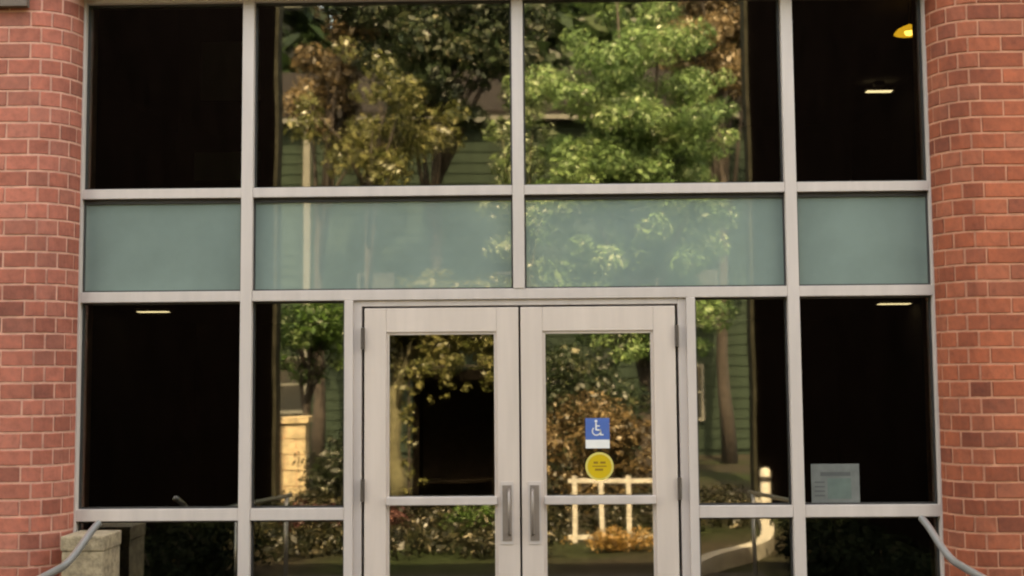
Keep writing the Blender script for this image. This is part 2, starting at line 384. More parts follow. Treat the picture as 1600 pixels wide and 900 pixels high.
# ================================================================== BUILDING SHELL
bld = thing('brick_building', 'red brick building wall above and beside the glazed entrance', 'building', (0, 0, 0))
bx('upper_wall', 'brickwall', bld, -4.6, 4.3, -0.25, 0.25, 4.42, 8.0)
bx('lintel', 'lintel', bld, -2.738, 2.558, -0.18, 0.22, 3.945, 4.418, 0.006)
bx('pier_band', 'lintel', bld, -4.2, -2.76, -0.27, -0.2245, 3.79, 4.418, 0.004)
bx('pier_cap', 'lintel', bld, -4.2, -2.739, -0.224, 0.22, 3.946, 4.418, 0.004)
bx('pier_band', 'lintel', bld, 2.60, 4.0, -0.27, -0.2245, 3.86, 4.418, 0.004)
bx('pier_cap', 'lintel', bld, 2.559, 4.0, -0.224, 0.22, 3.946, 4.418, 0.004)
bx('side_wall', 'brickwall', bld, -4.62, -4.2, -0.2, 11.0, -0.4, 8.0)
bx('side_wall', 'brickwall', bld, 3.9, 4.32, -0.2, 11.0, -0.4, 8.0)
bx('rear_wall', 'brickwall', bld, -4.2, 3.9, 10.6, 11.0, -0.4, 8.0)
bx('roof', 'roof', bld, -4.19, 3.89, 0.255, 10.59, 7.5, 7.9)
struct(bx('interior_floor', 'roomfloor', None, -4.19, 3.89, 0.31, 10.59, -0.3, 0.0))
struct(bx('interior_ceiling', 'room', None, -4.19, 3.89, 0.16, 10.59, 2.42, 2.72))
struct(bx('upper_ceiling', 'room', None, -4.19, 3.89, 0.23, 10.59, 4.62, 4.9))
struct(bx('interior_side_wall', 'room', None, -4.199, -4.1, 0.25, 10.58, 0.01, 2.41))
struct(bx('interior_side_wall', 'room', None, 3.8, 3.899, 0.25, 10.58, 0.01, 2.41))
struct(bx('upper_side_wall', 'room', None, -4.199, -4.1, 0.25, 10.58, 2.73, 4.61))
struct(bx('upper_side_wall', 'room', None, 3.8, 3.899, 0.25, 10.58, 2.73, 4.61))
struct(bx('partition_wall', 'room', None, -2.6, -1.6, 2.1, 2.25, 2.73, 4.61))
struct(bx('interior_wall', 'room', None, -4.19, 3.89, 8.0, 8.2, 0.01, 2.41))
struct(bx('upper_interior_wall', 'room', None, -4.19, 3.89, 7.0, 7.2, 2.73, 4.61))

# ------------------------------------------------------------------ brick piers
CO, BL, J, RAD = 0.0915, 0.251, 0.012, 0.22
REC = 0.004
def brick_mesh(L, H, seed, depth=0.07):
    r = random.Random(seed); c = 0.003; e = lambda: r.uniform(-0.0018, 0.0018)
    v = [(-L/2,depth,-H/2),(L/2,depth,-H/2),(L/2,depth,H/2),(-L/2,depth,H/2)]
    v += [(-L/2+e(),c,-H/2+e()),(L/2+e(),c,-H/2+e()),(L/2+e(),c,H/2+e()),(-L/2+e(),c,H/2+e())]
    v += [(-L/2+c+e(),e(),-H/2+c+e()),(L/2-c+e(),e(),-H/2+c+e()),(L/2-c+e(),e(),H/2-c+e()),(-L/2+c+e(),e(),H/2-c+e())]
    f = [(8,9,10,11)]
    for i in range(4):
        k = (i+1)%4
        f += [(i,k,4+k,4+i),(4+i,4+k,8+k,8+i)]
    return v, f
ARC = RAD*math.pi/2
def bent_mesh(u0, u1, s, H, seed, n=5):
    """brick moulded to the rounded corner; u runs along the face: 0..ARC on the curve from the jamb, beyond it on the flat (origin at the curve's centre)"""
    r = random.Random(seed); e = lambda: r.uniform(-0.0011, 0.0011); c = 0.003
    V = []; F = []
    for i in range(n+1):
        u = u0+(u1-u0)*i/n
        if u <= ARC: a = u/RAD; base = Vector((0, 0, 0)); nrm = Vector((-s*math.cos(a), -math.sin(a), 0))
        else: base = Vector((s*(u-ARC), 0, 0)); nrm = Vector((0, -1, 0))
        for (rad, z) in ((RAD-0.06, -H/2), (RAD-c, -H/2), (RAD, -H/2+c), (RAD, H/2-c), (RAD-c, H/2), (RAD-0.06, H/2)):
            p = base+nrm*(rad+e()); V.append((p.x, p.y, z+e()))
    for i in range(n):
        for k in range(5): F.append((i*6+k, (i+1)*6+k, (i+1)*6+k+1, i*6+k+1))
    F.append(tuple(range(5, -1, -1))); F.append(tuple(n*6+k for k in range(6)))
    if s > 0: F = [f[::-1] for f in F]
    return V, F
_bm = {}
def brick_raw(kind, L, s, var):
    return bent_mesh(L[0], L[1], s, CO-J, var) if kind == 'bent' else brick_mesh(L, CO-J, var)
def brick_data(kind, L, s, var, mat):
    key = (kind, L if kind == 'bent' else round(L, 4), s, var, mat)
    if key not in _bm:
        v, f = brick_raw(kind, L, s, var*13+5)
        me = bpy.data.meshes.new('brick'); me.from_pydata(v, [], f); me.update(); me.materials.append(M[mat]); _bm[key] = me
    return _bm[key]

def pier(label, s, xj, xe, mat, phase, zph, mortar='mortar'):
    """s=-1 left pier, +1 right; xj = jamb edge, xe = outer end; the inner corner is rounded"""
    t = thing('brick_pier', label, 'brick pier', (0, 0, 0), 'brick piers flanking the glass entrance')
    xa = xj+s*RAD                                         # where the flat face meets the rounded corner
    t.location = ((xa+xe)/2, -RAD/2, 0); off = Vector(t.location)
    poly = []
    for i in range(13):
        a = math.pi/2*i/12
        poly.append((xa-s*(RAD-REC)*math.cos(a), -(RAD-REC)*math.sin(a)))
    poly += [(xe, -RAD+REC), (xe, 0.24), (xj+s*REC, 0.24)]
    mb = MB(); mb.prism([(x-off.x, y-off.y) for x, y in poly], -0.3, 3.944); mb.build('mortar', mortar, t)
    bulk_v, bulk_f, bulk_t = [], [], []
    def put(kind, L, pos, rz, single):
        if kind == 'flat' and L < 0.02: return
        var = random.randrange(5)
        jit = Vector((0, random.uniform(-0.002, 0.0012), random.uniform(-0.0008, 0.0008)))
        mat4 = Matrix.Translation(pos-off+jit) @ Matrix.Rotation(rz+(random.uniform(-0.005, 0.005) if kind == 'flat' else 0), 4, 'Z')
        if single:
            o = link('brick', brick_data(kind, L, s, var, mat), None, t); o.matrix_local = mat4
        else:
            v, f = brick_raw(kind, L, s, random.randrange(9999)); k = len(bulk_v)
            bulk_v.extend([(mat4 @ Vector(p))[:] for p in v]); bulk_f.extend([tuple(k+i for i in ff) for ff in f]); bulk_t.extend([random.random()]*len(f))
    z = -0.3+zph; row = 0
    while z+CO <= 3.95:
        zc = z+CO/2; inview = 0.42 < zc < 3.92; half = (row+phase) % 2
        total = abs(xe-xa); x = (BL/2 if half else 0)+J/2; k = 0
        while x < total-0.02:
            L = BL-J
            if x+L > total: L = total-x
            put('flat', L, Vector((xa+s*(x+L/2), -RAD, zc)), 0.0, inview and k < 3)
            x += L+J; k += 1
        # rounded corner, laid in headers
        cuts = [0, ARC/6, ARC/2, ARC*5/6, ARC+BL/2] if half else [0, ARC/3, ARC*2/3, ARC]
        for c0, c1 in zip(cuts[:-1], cuts[1:]):
            put('bent', (round(c0+J/2, 5), round(c1-J/2, 5)), Vector((xa, 0, zc)), 0.0, inview)
        z += CO; row += 1
    me = bpy.data.meshes.new('brickwork'); me.from_pydata(bulk_v, [], bulk_f); me.update(); me.materials.append(M[mat])
    at = me.attributes.new('tone', 'FLOAT', 'FACE'); at.data.foreach_set('value', bulk_t)
    o = link('brickwork', me, None, t); o['kind'] = 'stuff'
    return t
pier('pinkish red brick pier at the left edge, beside the tan bin', -1, -2.533, -4.19, 'brick_l', 1, 0.05)
pier('orange red brick pier at the right edge, past the notice', 1, 2.358, 3.99, 'brick_r', 0, 0.02, 'mortar_r')

# ------------------------------------------------------------------ glazed entrance
ent = thing('glazed_entrance', 'pale metal framed glass front with double doors and teal panels', 'entrance', (0, 0, 0))
XA, XC, XL, XR, XP = -1.567, 1.562, -2.53, 2.355, 0.976
MW = 0.066
ZT = [0.04, 0.919, 2.159, 2.758, 3.912]       # sill, lower rail, door head, spandrel head, top
TH = [0.08, 0.066, 0.060, 0.056, 0.05]
YB = 0.13
def vert(x, z0, z1, wd=MW, y0=0.0): bx('mullion', 'frame', ent, x-wd/2, x+wd/2, y0, YB, z0, z1, 0.003)
for x in (XA, XC): vert(x, 0.0, 3.94)
bx('jamb', 'frame', ent, XL-0.05, XL+0.006, 0.002, YB, 0, 3.94, 0.003)
bx('jamb', 'frame', ent, XR-0.006, XR+0.05, 0.002, YB, 0, 3.94, 0.003)
vert(0.0, ZT[2]+TH[2]/2+0.0005, 3.94)
for x in (-XP, XP): vert(x, 0.0, ZT[2]-TH[2]/2-0.0005, 0.05)
jl, jr = XL+0.0065, XR-0.0065
hm = MW/2+0.0005
bays = [(jl, XA-hm), (XA+hm, -hm), (hm, XC-hm), (XC+hm, jr)]
def rail(x0, x1, z, th): bx('transom', 'frame', ent, x0, x1, 0.004, YB-0.004, z-th/2, z+th/2, 0.003)
for x0, x1 in bays:
    rail(x0, x1, ZT[4], TH[4]); rail(x0, x1, ZT[3], TH[3])
for x0, x1 in (bays[0], bays[3], (XA+hm, XC-hm)): rail(x0, x1, ZT[2], TH[2])
low = [(jl, XA-hm), (XA+hm, -XP-0.0255), (XP+0.0255, XC-hm), (XC+hm, jr)]
for x0, x1 in low:
    rail(x0, x1, ZT[1], TH[1]); rail(x0, x1, ZT[0], TH[0])

def gasket(parent, x0, x1, z0, z1, y, w=0.009, d=0.012, wt=0.011):
    mb = MB()
    mb.box(x0, x1, y-d, y, z0, z0+w); mb.box(x0, x1, y-d, y, z1-wt, z1)
    mb.box(x0, x0+w, y-d, y, z0+w, z1-wt); mb.box(x1-w, x1, y-d, y, z0+w, z1-wt)
    return mb.build('gasket', 'gasket', parent)

GY = 0.052
def pane(x0, x1, z0, z1, mat='glass', name='glass_pane', par=ent, y=GY, th=0.008):
    tilt = random.uniform(-1, 1)*0.0006
    mb = MB(); mb.box(x0+0.001, x1-0.001, y, y+th, z0+0.001, z1-0.001)
    o = mb.build(name, mat, par)
    gasket(o, x0+0.0006, x1-0.0006, z0+0.0006, z1-0.0006, y-0.0006, wt=0.026 if name == 'spandrel_panel' else 0.011)  # spandrel top strip widened as a dark stand-in for the transom's shadow
    return o
for x0, x1 in bays:
    pane(x0, x1, ZT[3]+TH[3]/2, ZT[4]-TH[4]/2)
    pane(x0, x1, ZT[2]+TH[2]/2, ZT[3]-TH[3]/2, 'spandrel', 'spandrel_panel', y=0.045, th=0.02)
for x0, x1 in low:
    pane(x0, x1, ZT[1]+TH[1]/2, ZT[2]-TH[2]/2)
    pane(x0, x1, ZT[0]+TH[0]/2, ZT[1]-TH[1]/2)

# door frame inside the posts
zh = ZT[2]-TH[2]/2-0.001
for s in (-1, 1):
    a, b = sorted((s*(XP-0.0255), s*0.903)); bx('door_jamb', 'frame', ent, a, b, 0.018, YB-0.004, 0.0, zh, 0.002)
bx('door_head', 'frame', ent, -0.9025, 0.9025, 0.018, YB-0.006, 2.094, zh, 0.002)
bx('threshold', 'steel', ent, -0.9, 0.9, 0.0, YB, 0.001, 0.014, 0.003)

def door(s):
    xo, xi = s*0.886, s*0.006
    x0, x1 = min(xo, xi), max(xo, xi)
    zb, zt = 0.02, 2.082
    st, tr, br = 0.125, 0.138, 0.26
    y0, y1 = 0.008, 0.052
    mb = MB()
    mb.box(x0, x0+st, y0, y1, zb, zt, 0.003); mb.box(x1-st, x1, y0, y1, zb, zt, 0.003)
    mb.box(x0+st+0.0003, x1-st-0.0003, y0+0.001, y1-0.001, zt-tr, zt, 0.002); mb.box(x0+st+0.0003, x1-st-0.0003, y0+0.001, y1-0.001, zb, zb+br, 0.002)
    # sloped glazing stops
    gx0, gx1, gz0, gz1 = x0+st, x1-st, zb+br, zt-tr
    k = 0.016
    for (a, b, c, d) in ((gx0, gx0+k, gz0, gz1), (gx1-k, gx1, gz0, gz1), (gx0+k, gx1-k, gz0, gz0+k), (gx0+k, gx1-k, gz1-k, gz1)):
        mb.box(a+0.0004, b-0.0004, y0+0.009, y1-0.009, c+0.0004, d-0.0004, 0.002)
    dr = mb.build('door', 'door', ent)
    bx('glass', 'glass', dr, gx0+k-0.002, gx1-k+0.002, 0.028, 0.035, gz0+k-0.002, gz1-k+0.002)
    # crossbar in front of the glass
    cb = MB(); cb.box(gx0+0.002, gx1-0.002, -0.012, 0.006, 0.966, 1.014, 0.005)
    cb.box(gx0+0.004, gx0+0.03, 0.006, 0.027, 0.975, 1.005); cb.box(gx1-0.03, gx1-0.004, 0.006, 0.027, 0.975, 1.005)
    cb.build('push_bar', 'frame', dr)
    # pull: plate with a raised grip
    px = xi-(-s)*0.072
    hp = MB(); hp.box(px-0.037, px+0.037, 0.0045, 0.0075, 0.745, 1.095, 0.001); pl = hp.build('pull_plate', 'frame', dr)
    hg = MB(); hg.box(px-0.026, px+0.026, 0.001, 0.0044, 0.765, 1.075, 0.001); hg.build('pull_recess', 'plate', dr)
    gp = MB(); gp.tube([(px+s*-0.012, 0.003, 0.80), (px+s*-0.012, -0.026, 0.815), (px+s*-0.012, -0.030, 0.93), (px+s*-0.012, -0.026, 1.035), (px+s*-0.012, 0.003, 1.05)], 0.0085, 10)
    gp.build('pull_grip', 'plate', dr, smooth=True)
    for z in (1.91, 1.05, 0.25):
        h = MB(); h.tube([(s*0.8945, 0.001, z-0.062), (s*0.8945, 0.001, z+0.062)], 0.0115, 12)
        for q in (-0.022, 0.022): h.tube([(s*0.8945, 0.001, z+q-0.001), (s*0.8945, 0.001, z+q+0.001)], 0.0125, 12)
        h.build('hinge', 'hinge', dr)
    return dr
door(-1); door(1)

# ------------------------------------------------------------------ stickers and notice
def disc(cx, cz, r, y0, y1, n=32):
    mb = MB(); V = []
    for y in (y0, y1):
        V += [(cx+r*math.cos(2*math.pi*i/n), y, cz+r*math.sin(2*math.pi*i/n)) for i in range(n)]
    mb.add(V, [tuple(range(n)), tuple(range(2*n-1, n-1, -1))]+[(i, (i+1)%n, n+(i+1)%n, n+i) for i in range(n)])
    return mb
st = thing('accessible_sticker', 'blue square sticker with white strip on right door glass', 'sticker', (0.438, 0.028, 1.36))
def local(o, x, y, z):
    pass
def cbx(name, mat, par, x0, x1, z0, z1, y0, y1): return bx(name, mat, par, x0-par.location.x, x1-par.location.x, y0-par.location.y, y1-par.location.y, z0-par.location.z, z1-par.location.z)
cbx('backing', 'blue', st, 0.370, 0.506, 1.326, 1.447, 0.0258, 0.0275)
cbx('white_strip', 'white', st, 0.370, 0.506, 1.277, 1.3255, 0.0258, 0.0275)
# white wheelchair pictogram
sy = MB(); X0, Z0 = 0.438-0.438, 1.39-1.36
def ring(mb, cx, cz, r0, r1, a0, a1, y0, y1, n=18):
    V = []; F = []
    for i in range(n+1):
        a = a0+(a1-a0)*i/n
        for rr in (r0, r1):
            for y in (y0, y1): V.append((cx+rr*math.cos(a), y, cz+rr*math.sin(a)))
    for i in range(n):
        k = i*4; F += [(k, k+2, k+6, k+4), (k, k+4, k+5, k+1), (k+2, k+3, k+7, k+6)]
    mb.add(V, F)
ya, yb = -0.0036, -0.0024
ring(sy, X0-0.006, Z0-0.016, 0.020, 0.026, R(130), R(385), ya, yb)
sy.add(*[(d.v, d.f) for d in [disc(X0-0.008, Z0+0.040, 0.008, ya, yb, 16)]][0])
sy.box(X0-0.012, X0-0.004, ya, yb, Z0-0.012, Z0+0.030); sy.box(X0-0.004, X0+0.020, ya, yb, Z0-0.014, Z0-0.006); sy.box(X0-0.004, X0+0.014, ya, yb, Z0+0.010, Z0+0.016)
sy.box(X0+0.014, X0+0.022, ya, yb, Z0-0.040, Z0-0.0145); sy.box(X0+0.0221, X0+0.034, ya, yb, Z0-0.040, Z0-0.033)
sy.build('symbol', 'white', st)
ys = thing('caution_sticker', 'round yellow sticker below the blue one on right door', 'sticker', (0.447, 0.028, 1.175))
disc(0, 0, 0.080, -0.0022, -0.0005).build('rim', 'paleyellow', ys)
disc(0, 0, 0.068, -0.0030, -0.0023).build('disc_face', 'yellow', ys)
ink = MB()
for (x0, x1, z0, z1) in ((-0.034, -0.008, 0.016, 0.028), (0.004, 0.034, 0.016, 0.028), (-0.04, 0.04, -0.002, 0.004), (-0.026, 0.02, -0.024, -0.012)):
    ink.box(x0, x1, -0.0036, -0.0031, z0, z1)
ink.build('print', 'amberink', ys)
nt_ = thing('notice', 'grey printed notice on the right window, low beside the mullion', 'notice', (1.78, 0.0505, 0.953))
bx('sheet', 'paper', nt_, -0.136, 0.136, -0.001, 0.0005, 0.002, 0.226)
bx('heading', 'paperink', nt_, -0.084, 0.086, -0.0018, -0.0011, 0.158, 0.180)
bx('picture', 'papergreen', nt_, -0.045, 0.088, -0.0018, -0.0011, 0.03, 0.145)
for i in range(4): bx('text_line', 'paperink', nt_, -0.118, -0.06, -0.0018, -0.0011, 0.045+i*0.025, 0.052+i*0.025)

# ------------------------------------------------------------------ lights inside
def clight(x, y, z, label, w=0.30, d=0.12):
    t = thing('ceiling_light', label, 'ceiling light', (x, y, z), 'ceiling lights inside')
    mb = MB(); b = 0.02
    mb.box(-w/2-b, w/2+b, -d/2-b, -d/2, -0.03, -0.001); mb.box(-w/2-b, w/2+b, d/2, d/2+b, -0.03, -0.001)
    mb.box(-w/2-b, -w/2, -d/2, d/2, -0.03, -0.001); mb.box(w/2, w/2+b, -d/2, d/2, -0.03, -0.001)
    mb.build('trim', 'frame', t)
    bx('diffuser', 'lamp', t, -w/2+0.001, w/2-0.001, -d/2+0.001, d/2-0.001, -0.036, -0.004)
clight(-3.72, 5.1, 2.42, 'lit ceiling light behind the lower left window pane')
clight(3.60, 4.9, 2.42, 'lit ceiling light behind the lower right window pane')
clight(3.55, 5.0, 4.55, 'small white light behind the upper right pane, under the yellow lamp', 0.25, 0.08)
bx('mount', 'room', bpy.data.objects['ceiling_light.002'], -0.05, 0.05, -0.03, 0.03, 0.0, 0.069)
pl = thing('pendant_lamp', 'glowing yellow lamp behind the top right pane beside the pier', 'lamp', (3.07, 2.5, 4.375))
lp = MB(); lp.lathe([(0.015, 0.07), (0.05, 0.055), (0.09, 0.035), (0.12, 0.0), (0.10, -0.004), (0.08, 0.02)], (0, 0, 0), 24); lp.build('shade', 'amber_shade', pl, smooth=True)
lb = MB(); lb.lathe([(0.0, -0.02), (0.03, -0.01), (0.04, 0.01), (0.03, 0.03), (0.012, 0.05)], (0, 0, 0), 16); lb.build('bulb', 'amber', pl, smooth=True)
lc = MB(); lc.tube([(0, 0, 0.065), (0, 0, 0.264)], 0.006, 8); lc.build('cord', 'gasket', pl)

# ------------------------------------------------------------------ handrails and bin in front of the glass
def handrail(label, x, pts, s):
    t = thing('handrail', label, 'handrail', (x, -2.5, -0.1), 'handrails of the entrance walk')
    P = [Vector((0, y+2.5, z+0.1)) for y, z in pts]
    # smooth the path
    sm = []
    for i in range(len(P)-1):
        p0, p1, p2, p3 = P[max(i-1, 0)], P[i], P[i+1], P[min(i+2, len(P)-1)]
        for k in range(8):
            u = k/8; sm.append(0.5*((2*p1)+(p2-p0)*u+(2*p0-5*p1+4*p2-p3)*u*u+(3*p1-p0-3*p2+p3)*u**3))
    sm.append(P[-1])
    MB().tube(sm, 0.018, 14).build('rail', 'steel', t, smooth=True)
    for y in (-2.2, -4.0):
        gz = -(-y-0.7)*0.0596
        zz = [p for p in sm if abs(p.y-2.5-y) < 0.12]; top = (zz[0].z if zz else 0.8)
        MB().tube([(0, y+2.5, gz+0.1+0.001), (0, y+2.5, top)], 0.019, 12).build('post', 'steel', t, smooth=True)
        MB().lathe([(0.0, 0.008), (0.045, 0.008), (0.045, -0.004), (0.0, -0.004)], (0, y+2.5, gz+0.1), 20).build('base_plate', 'steel', t)
rp_ = [(-0.62, 0.945), (-0.72, 0.916), (-1.0, 0.812), (-1.27, 0.785), (-2.2, 0.74), (-3.6, 0.67), (-4.2, 0.64)]
handrail('steel handrail at lower left in front of the tan bin', -2.17, rp_, -1)
handrail('steel handrail at lower right in front of the brick pier', 2.047, rp_, 1)
bn = thing('waste_bin', 'tan upright stone bin at lower left beside the brick pier', 'bin', (-2.345, -0.2, 0.0))
bn.location = (-2.35, -0.165, 0)
bx('body', 'tan', bn, -0.135, 0.092, -0.13, 0.14, 0.03, 0.76, 0.008)
bx('lid', 'tan', bn, -0.141, 0.098, -0.136, 0.146, 0.7605, 0.842, 0.01)
bx('plinth', 'lintel', bn, -0.12, 0.08, -0.115, 0.125, 0.0005, 0.0295)

# ================================================================== WHAT THE GLASS MIRRORS: the courtyard behind the camera
def wing(label, x0, x1, inner, s):
    t = thing('side_wing', label, 'wall', ((x0+x1)/2, -6.5, -0.3))
    o = t.location
    a0, a1, ya_, yb_ = x0-o.x, x1-o.x, -12.7-o.y, -3.3-o.y
    MB().add([(a0,ya_,0),(a1,ya_,0),(a1,yb_,0),(a0,yb_,0),(a0,ya_,9.0),(a1,ya_,9.0),(a1,yb_,5.9),(a0,yb_,5.9)],
             [(0,3,2,1),(4,5,6,7),(0,1,5,4),(1,2,6,5),(2,3,7,6),(3,0,4,7)]).build('wall', 'dark_clad', t)
    a, b = sorted((inner-s*0.06, inner+s*0.3))
    bx('pilaster', 'olive', t, a-o.x, b-o.x, -13.05-o.y, -12.701-o.y, 0, 9.1, 0.01)
wing('tall dark side wall mirrored at the left of the glass', -4.6, -4.19, -4.19, -1)
wing('tall dark side wall mirrored at the right of the glass', 3.70, 4.3, 3.70, 1)

tree('leafy_tree', 'bright green leafy tree mirrored in the upper right pane', (2.25, -17, -0.3), 2.6, 0.19, (0.0, 0, 6.3), (2.1, 1.7, 4.6), 230, 0.40, 560, 0.045, 'leaf', 'bark_dark')
tree('small_tree', 'small green tree mirrored left of the doors, dark slim trunk', (-4.05, -15, -0.3), 1.7, 0.09, (0.1, 0, 2.75), (0.75, 0.7, 0.75), 26, 0.34, 420, 0.05, 'leaf_mid', 'bark_dark')
tree('olive_tree', 'olive leaved tree mirrored in the left door, pale mossy trunk', (-2.3, -14, -0.3), 2.0, 0.17, (0.75, 0, 2.95), (1.5, 0.8, 0.85), 46, 0.38, 420, 0.05, 'leaf_olive', 'bark_olive')
tree('dark_tree', 'dark green tree mirrored in the upper left pane', (-2.05, -20, -0.3), 7.0, 0.2, (0.2, 0, 9.9), (2.6, 1.8, 2.3), 70, 0.6, 360, 0.065, 'leaf_deep', 'bark_dark')
tree('russet_tree', 'russet leaved tree mirrored at the left of upper left pane', (-5.0, -21.5, -0.3), 6.0, 0.16, (0.4, 0, 9.2), (1.6, 1.4, 2.0), 30, 0.5, 360, 0.06, 'leaf_rust', 'bark_dark')
tree('russet_tree', 'russet leaved tree mirrored above the bright green tree', (4.7, -22, -0.3), 7.0, 0.17, (0, 0, 10.6), (1.5, 1.4, 2.0), 30, 0.55, 360, 0.06, 'leaf_rust', 'bark_dark')
tree('pale_tree', 'pale green slender tree mirrored beside the middle mullion', (-0.1, -18.5, -0.3), 4.0, 0.1, (0.0, 0, 6.0), (0.7, 0.7, 2.6), 34, 0.4, 260, 0.055, 'leaf_pale', 'bark_olive')
tree('gnarled_tree', 'bare limbed brown tree with few leaves mirrored in upper left pane', (-3.4, -18.2, -0.3), 5.2, 0.13, (0.3, 0, 7.3), (1.9, 1.2, 2.0), 40, 0.42, 170, 0.06, 'leaf_olive', 'bark_dark')
ORD = ['leftmost', 'second from left', 'third from left', 'middle', 'third from right', 'second from right', 'rightmost']
ORD2 = ['leftmost', 'second from left', 'third from left', 'third from right', 'second from right', 'rightmost']
k = 0
for (x, y, h) in ((-13, -36, 17), (-8.5, -33, 16.5), (-4.2, -37, 18), (-0.3, -33.5, 17), (3.6, -36.5, 18), (7.6, -33, 16.5), (12, -37, 17), (-11, -42, 20), (-6.3, -42, 21), (-1.8, -43, 20), (2.2, -42, 21), (6.4, -43, 20), (10.8, -42, 21)):
    lab = ('tall dark tree in the near row behind the mirrored house, '+ORD[k]) if k < 7 else ('very tall dark tree in the far row behind the mirrored house, '+ORD2[k-7])
    k += 1
    tree('wood_tree', lab, (x, y, -0.3), h*0.4, 0.3, (0, 0, h*0.57), (2.5, 2.0, h*0.38), 44, 1.35, 26, 0.34, 'leaf_dark', 'bark_dark', group='trees of the wood behind the house')

# dark green house across the courtyard
hs = thing('green_house', 'dark green clapboard house with pale trim, mirrored between trees', 'house', (-0.5, -25, -0.3))
bx('wall', 'siding', hs, -7.0, 7.0, -6.0, -0.06, 0, 9.0)
nb = 32
bme = MB().box(-7.02, 7.02, 0, 0.05, 0, 0.27).build('clapboard', 'siding', hs)
for i in range(nb):
    o = bme if i == 0 else bpy.data.objects.new('clapboard', bme.data)
    if i: C.objects.link(o); o.parent = hs
    o.location = (0, -0.06+0.004, 0.15+i*0.276); o.rotation_euler = (R(5), 0, 0)
bx('fascia', 'ptrim', hs, -7.4, 7.4, 0.32, 0.37, 8.95, 9.22)
for x in (-5.45, 6.9): bx('corner_board', 'ptrim', hs, x-0.09, x+0.09, 0.03, 0.075, 0, 8.95)
rf_ = MB(); rf_.add([(-7.4,0.4,9.21),(7.4,0.4,9.21),(7.4,-3.0,11.2),(-7.4,-3.0,11.2),(-7.4,-6.4,9.21),(7.4,-6.4,9.21),(-7.4,0.4,9.1),(7.4,0.4,9.1),(-7.4,-6.4,9.1),(7.4,-6.4,9.1)],
    [(0,1,2,3),(3,2,5,4),(0,3,4,8,6),(1,7,9,5,2),(0,6,7,1),(4,5,9,8),(6,8,9,7)])
rf_.build('roof', 'shingle', hs)
for (x, z) in ((3.2, 6.4), (-3.6, 3.4), (0.0, 3.4), (3.4, 3.4), (5.0, 3.4), (-5.9, 1.2), (1.6, 0.9), (4.6, 0.9)):
    fr = MB()
    for (a, b, c, d) in ((-0.5, -0.42, 0, 1.5), (0.42, 0.5, 0, 1.5), (-0.42, 0.42, 1.42, 1.5), (-0.42, 0.42, 0, 0.08), (-0.42, 0.42, 0.73, 0.78)): fr.box(x+a, x+b, 0.02, 0.09, z+c, z+d)
    wn = fr.build('window', 'ptrim', hs)
    bx('window_glass', 'window_dark', wn, x-0.42, x+0.42, 0.03, 0.06, z+0.08, z+1.42)

# low sandstone wall of blocks, left
gw = thing('garden_wall', 'low sunlit sandstone wall mirrored at lower left of the doors', 'wall', (-3.65, -13.4, -0.3))
bx('core', 'mortar', gw, -0.82, -0.12, -0.14, 0.13, 0, 1.3)
for r_ in range(5):
    x = -0.85; odd = r_ % 2; first = True
    while x < -0.1:
        L = (0.2 if odd and first else 0.4); first = False
        e = min(x+L, -0.08)
        if e-x > 0.05: bx('stone_block', 'sandstone', gw, x+0.006, e-0.006, -0.15, 0.16+random.uniform(-0.01, 0.01), r_*0.26+0.006, r_*0.26+0.254, 0.008)
        x += L
bx('coping', 'sandstone', gw, -0.9, -0.04, -0.2, 0.2, 1.305, 1.42, 0.012)
# pale low building wall piece behind it is the house; dark shrub before it
def shrub(name, label, base, rad, n, cr, per, size, leafm):
    t = thing(name, label, 'shrub', base)
    cl = []
    for i in range(n):
        d = rng.normal(size=3); d /= np.linalg.norm(d); u = rng.random()**0.5
        c = np.array((0, 0, rad[2]*0.9))+d*u*np.array(rad); c[2] = max(c[2], 0.12); cl.append((c, cr*(0.7+0.6*rng.random())))
    V, T = leaf_cloud(cl, per, size); link('foliage', quads_mesh('foliage', V, T), leafm, t)
    mb = MB()
    for c, r in cl[:8]: mb.tube([(c[0]*0.2, c[1]*0.2, -0.1), (c[0]*0.6, c[1]*0.6, c[2]*0.5), tuple(c)], [0.02, 0.014, 0.005], 6)
    mb.build('stem', 'bark_dark', t)
shrub('dark_shrub', 'dark shrub mirrored beside the sandstone wall', (-3.2, -12.4, -0.3), (0.34, 0.3, 0.62), 24, 0.26, 260, 0.04, 'leaf_speck')
shrub('olive_shrub', 'brownish shrub mirrored behind the white railing', (1.1, -11.6, -0.3), (1.0, 0.5, 0.95), 36, 0.34, 420, 0.036, 'leaf_rust')
shrub('tall_shrub', 'dark leafy shrub mirrored in the right door glass', (1.0, -13.2, -0.3), (1.0, 0.6, 1.7), 50, 0.38, 380, 0.042, 'leaf_deep')
shrub('flower_bed', 'orange flowering plants mirrored at the foot of the right door', (1.0, -7.2, -0.3), (0.6, 0.3, 0.13), 40, 0.13, 600, 0.022, 'flower')

# small open-fronted timber shelter
kk = thing('garden_shelter', 'dark open fronted timber shelter mirrored in the left door glass', 'shelter', (-1.08, -11.0, -0.3))
for x in (-0.6, 0.6): bx('post', 'kiosk', kk, x-0.05, x+0.05, -0.1, 0.0, 0, 2.05, 0.006)
for i in range(8): bx('back_board', 'boards', kk, -0.64+i*0.16-0.008, -0.64+(i+1)*0.16+0.008, -1.52-0.032*(i%2), -1.49-0.032*(i%2), 0.02, 2.05, 0.003)
for x in (-0.66, 0.645): bx('side_wall', 'kiosk', kk, x, x+0.025, -1.485, -0.11, 0.0, 2.05)
bx('bench', 'boards', kk, -0.62, 0.62, -1.45, -1.1, 0.40, 0.45, 0.008)
bx('roof', 'kiosk', kk, -0.78, 0.78, -1.65, 0.22, 2.055, 2.14, 0.012)
bx('fascia', 'kiosk', kk, -0.78, 0.78, 0.221, 0.25, 2.0, 2.15, 0.004)
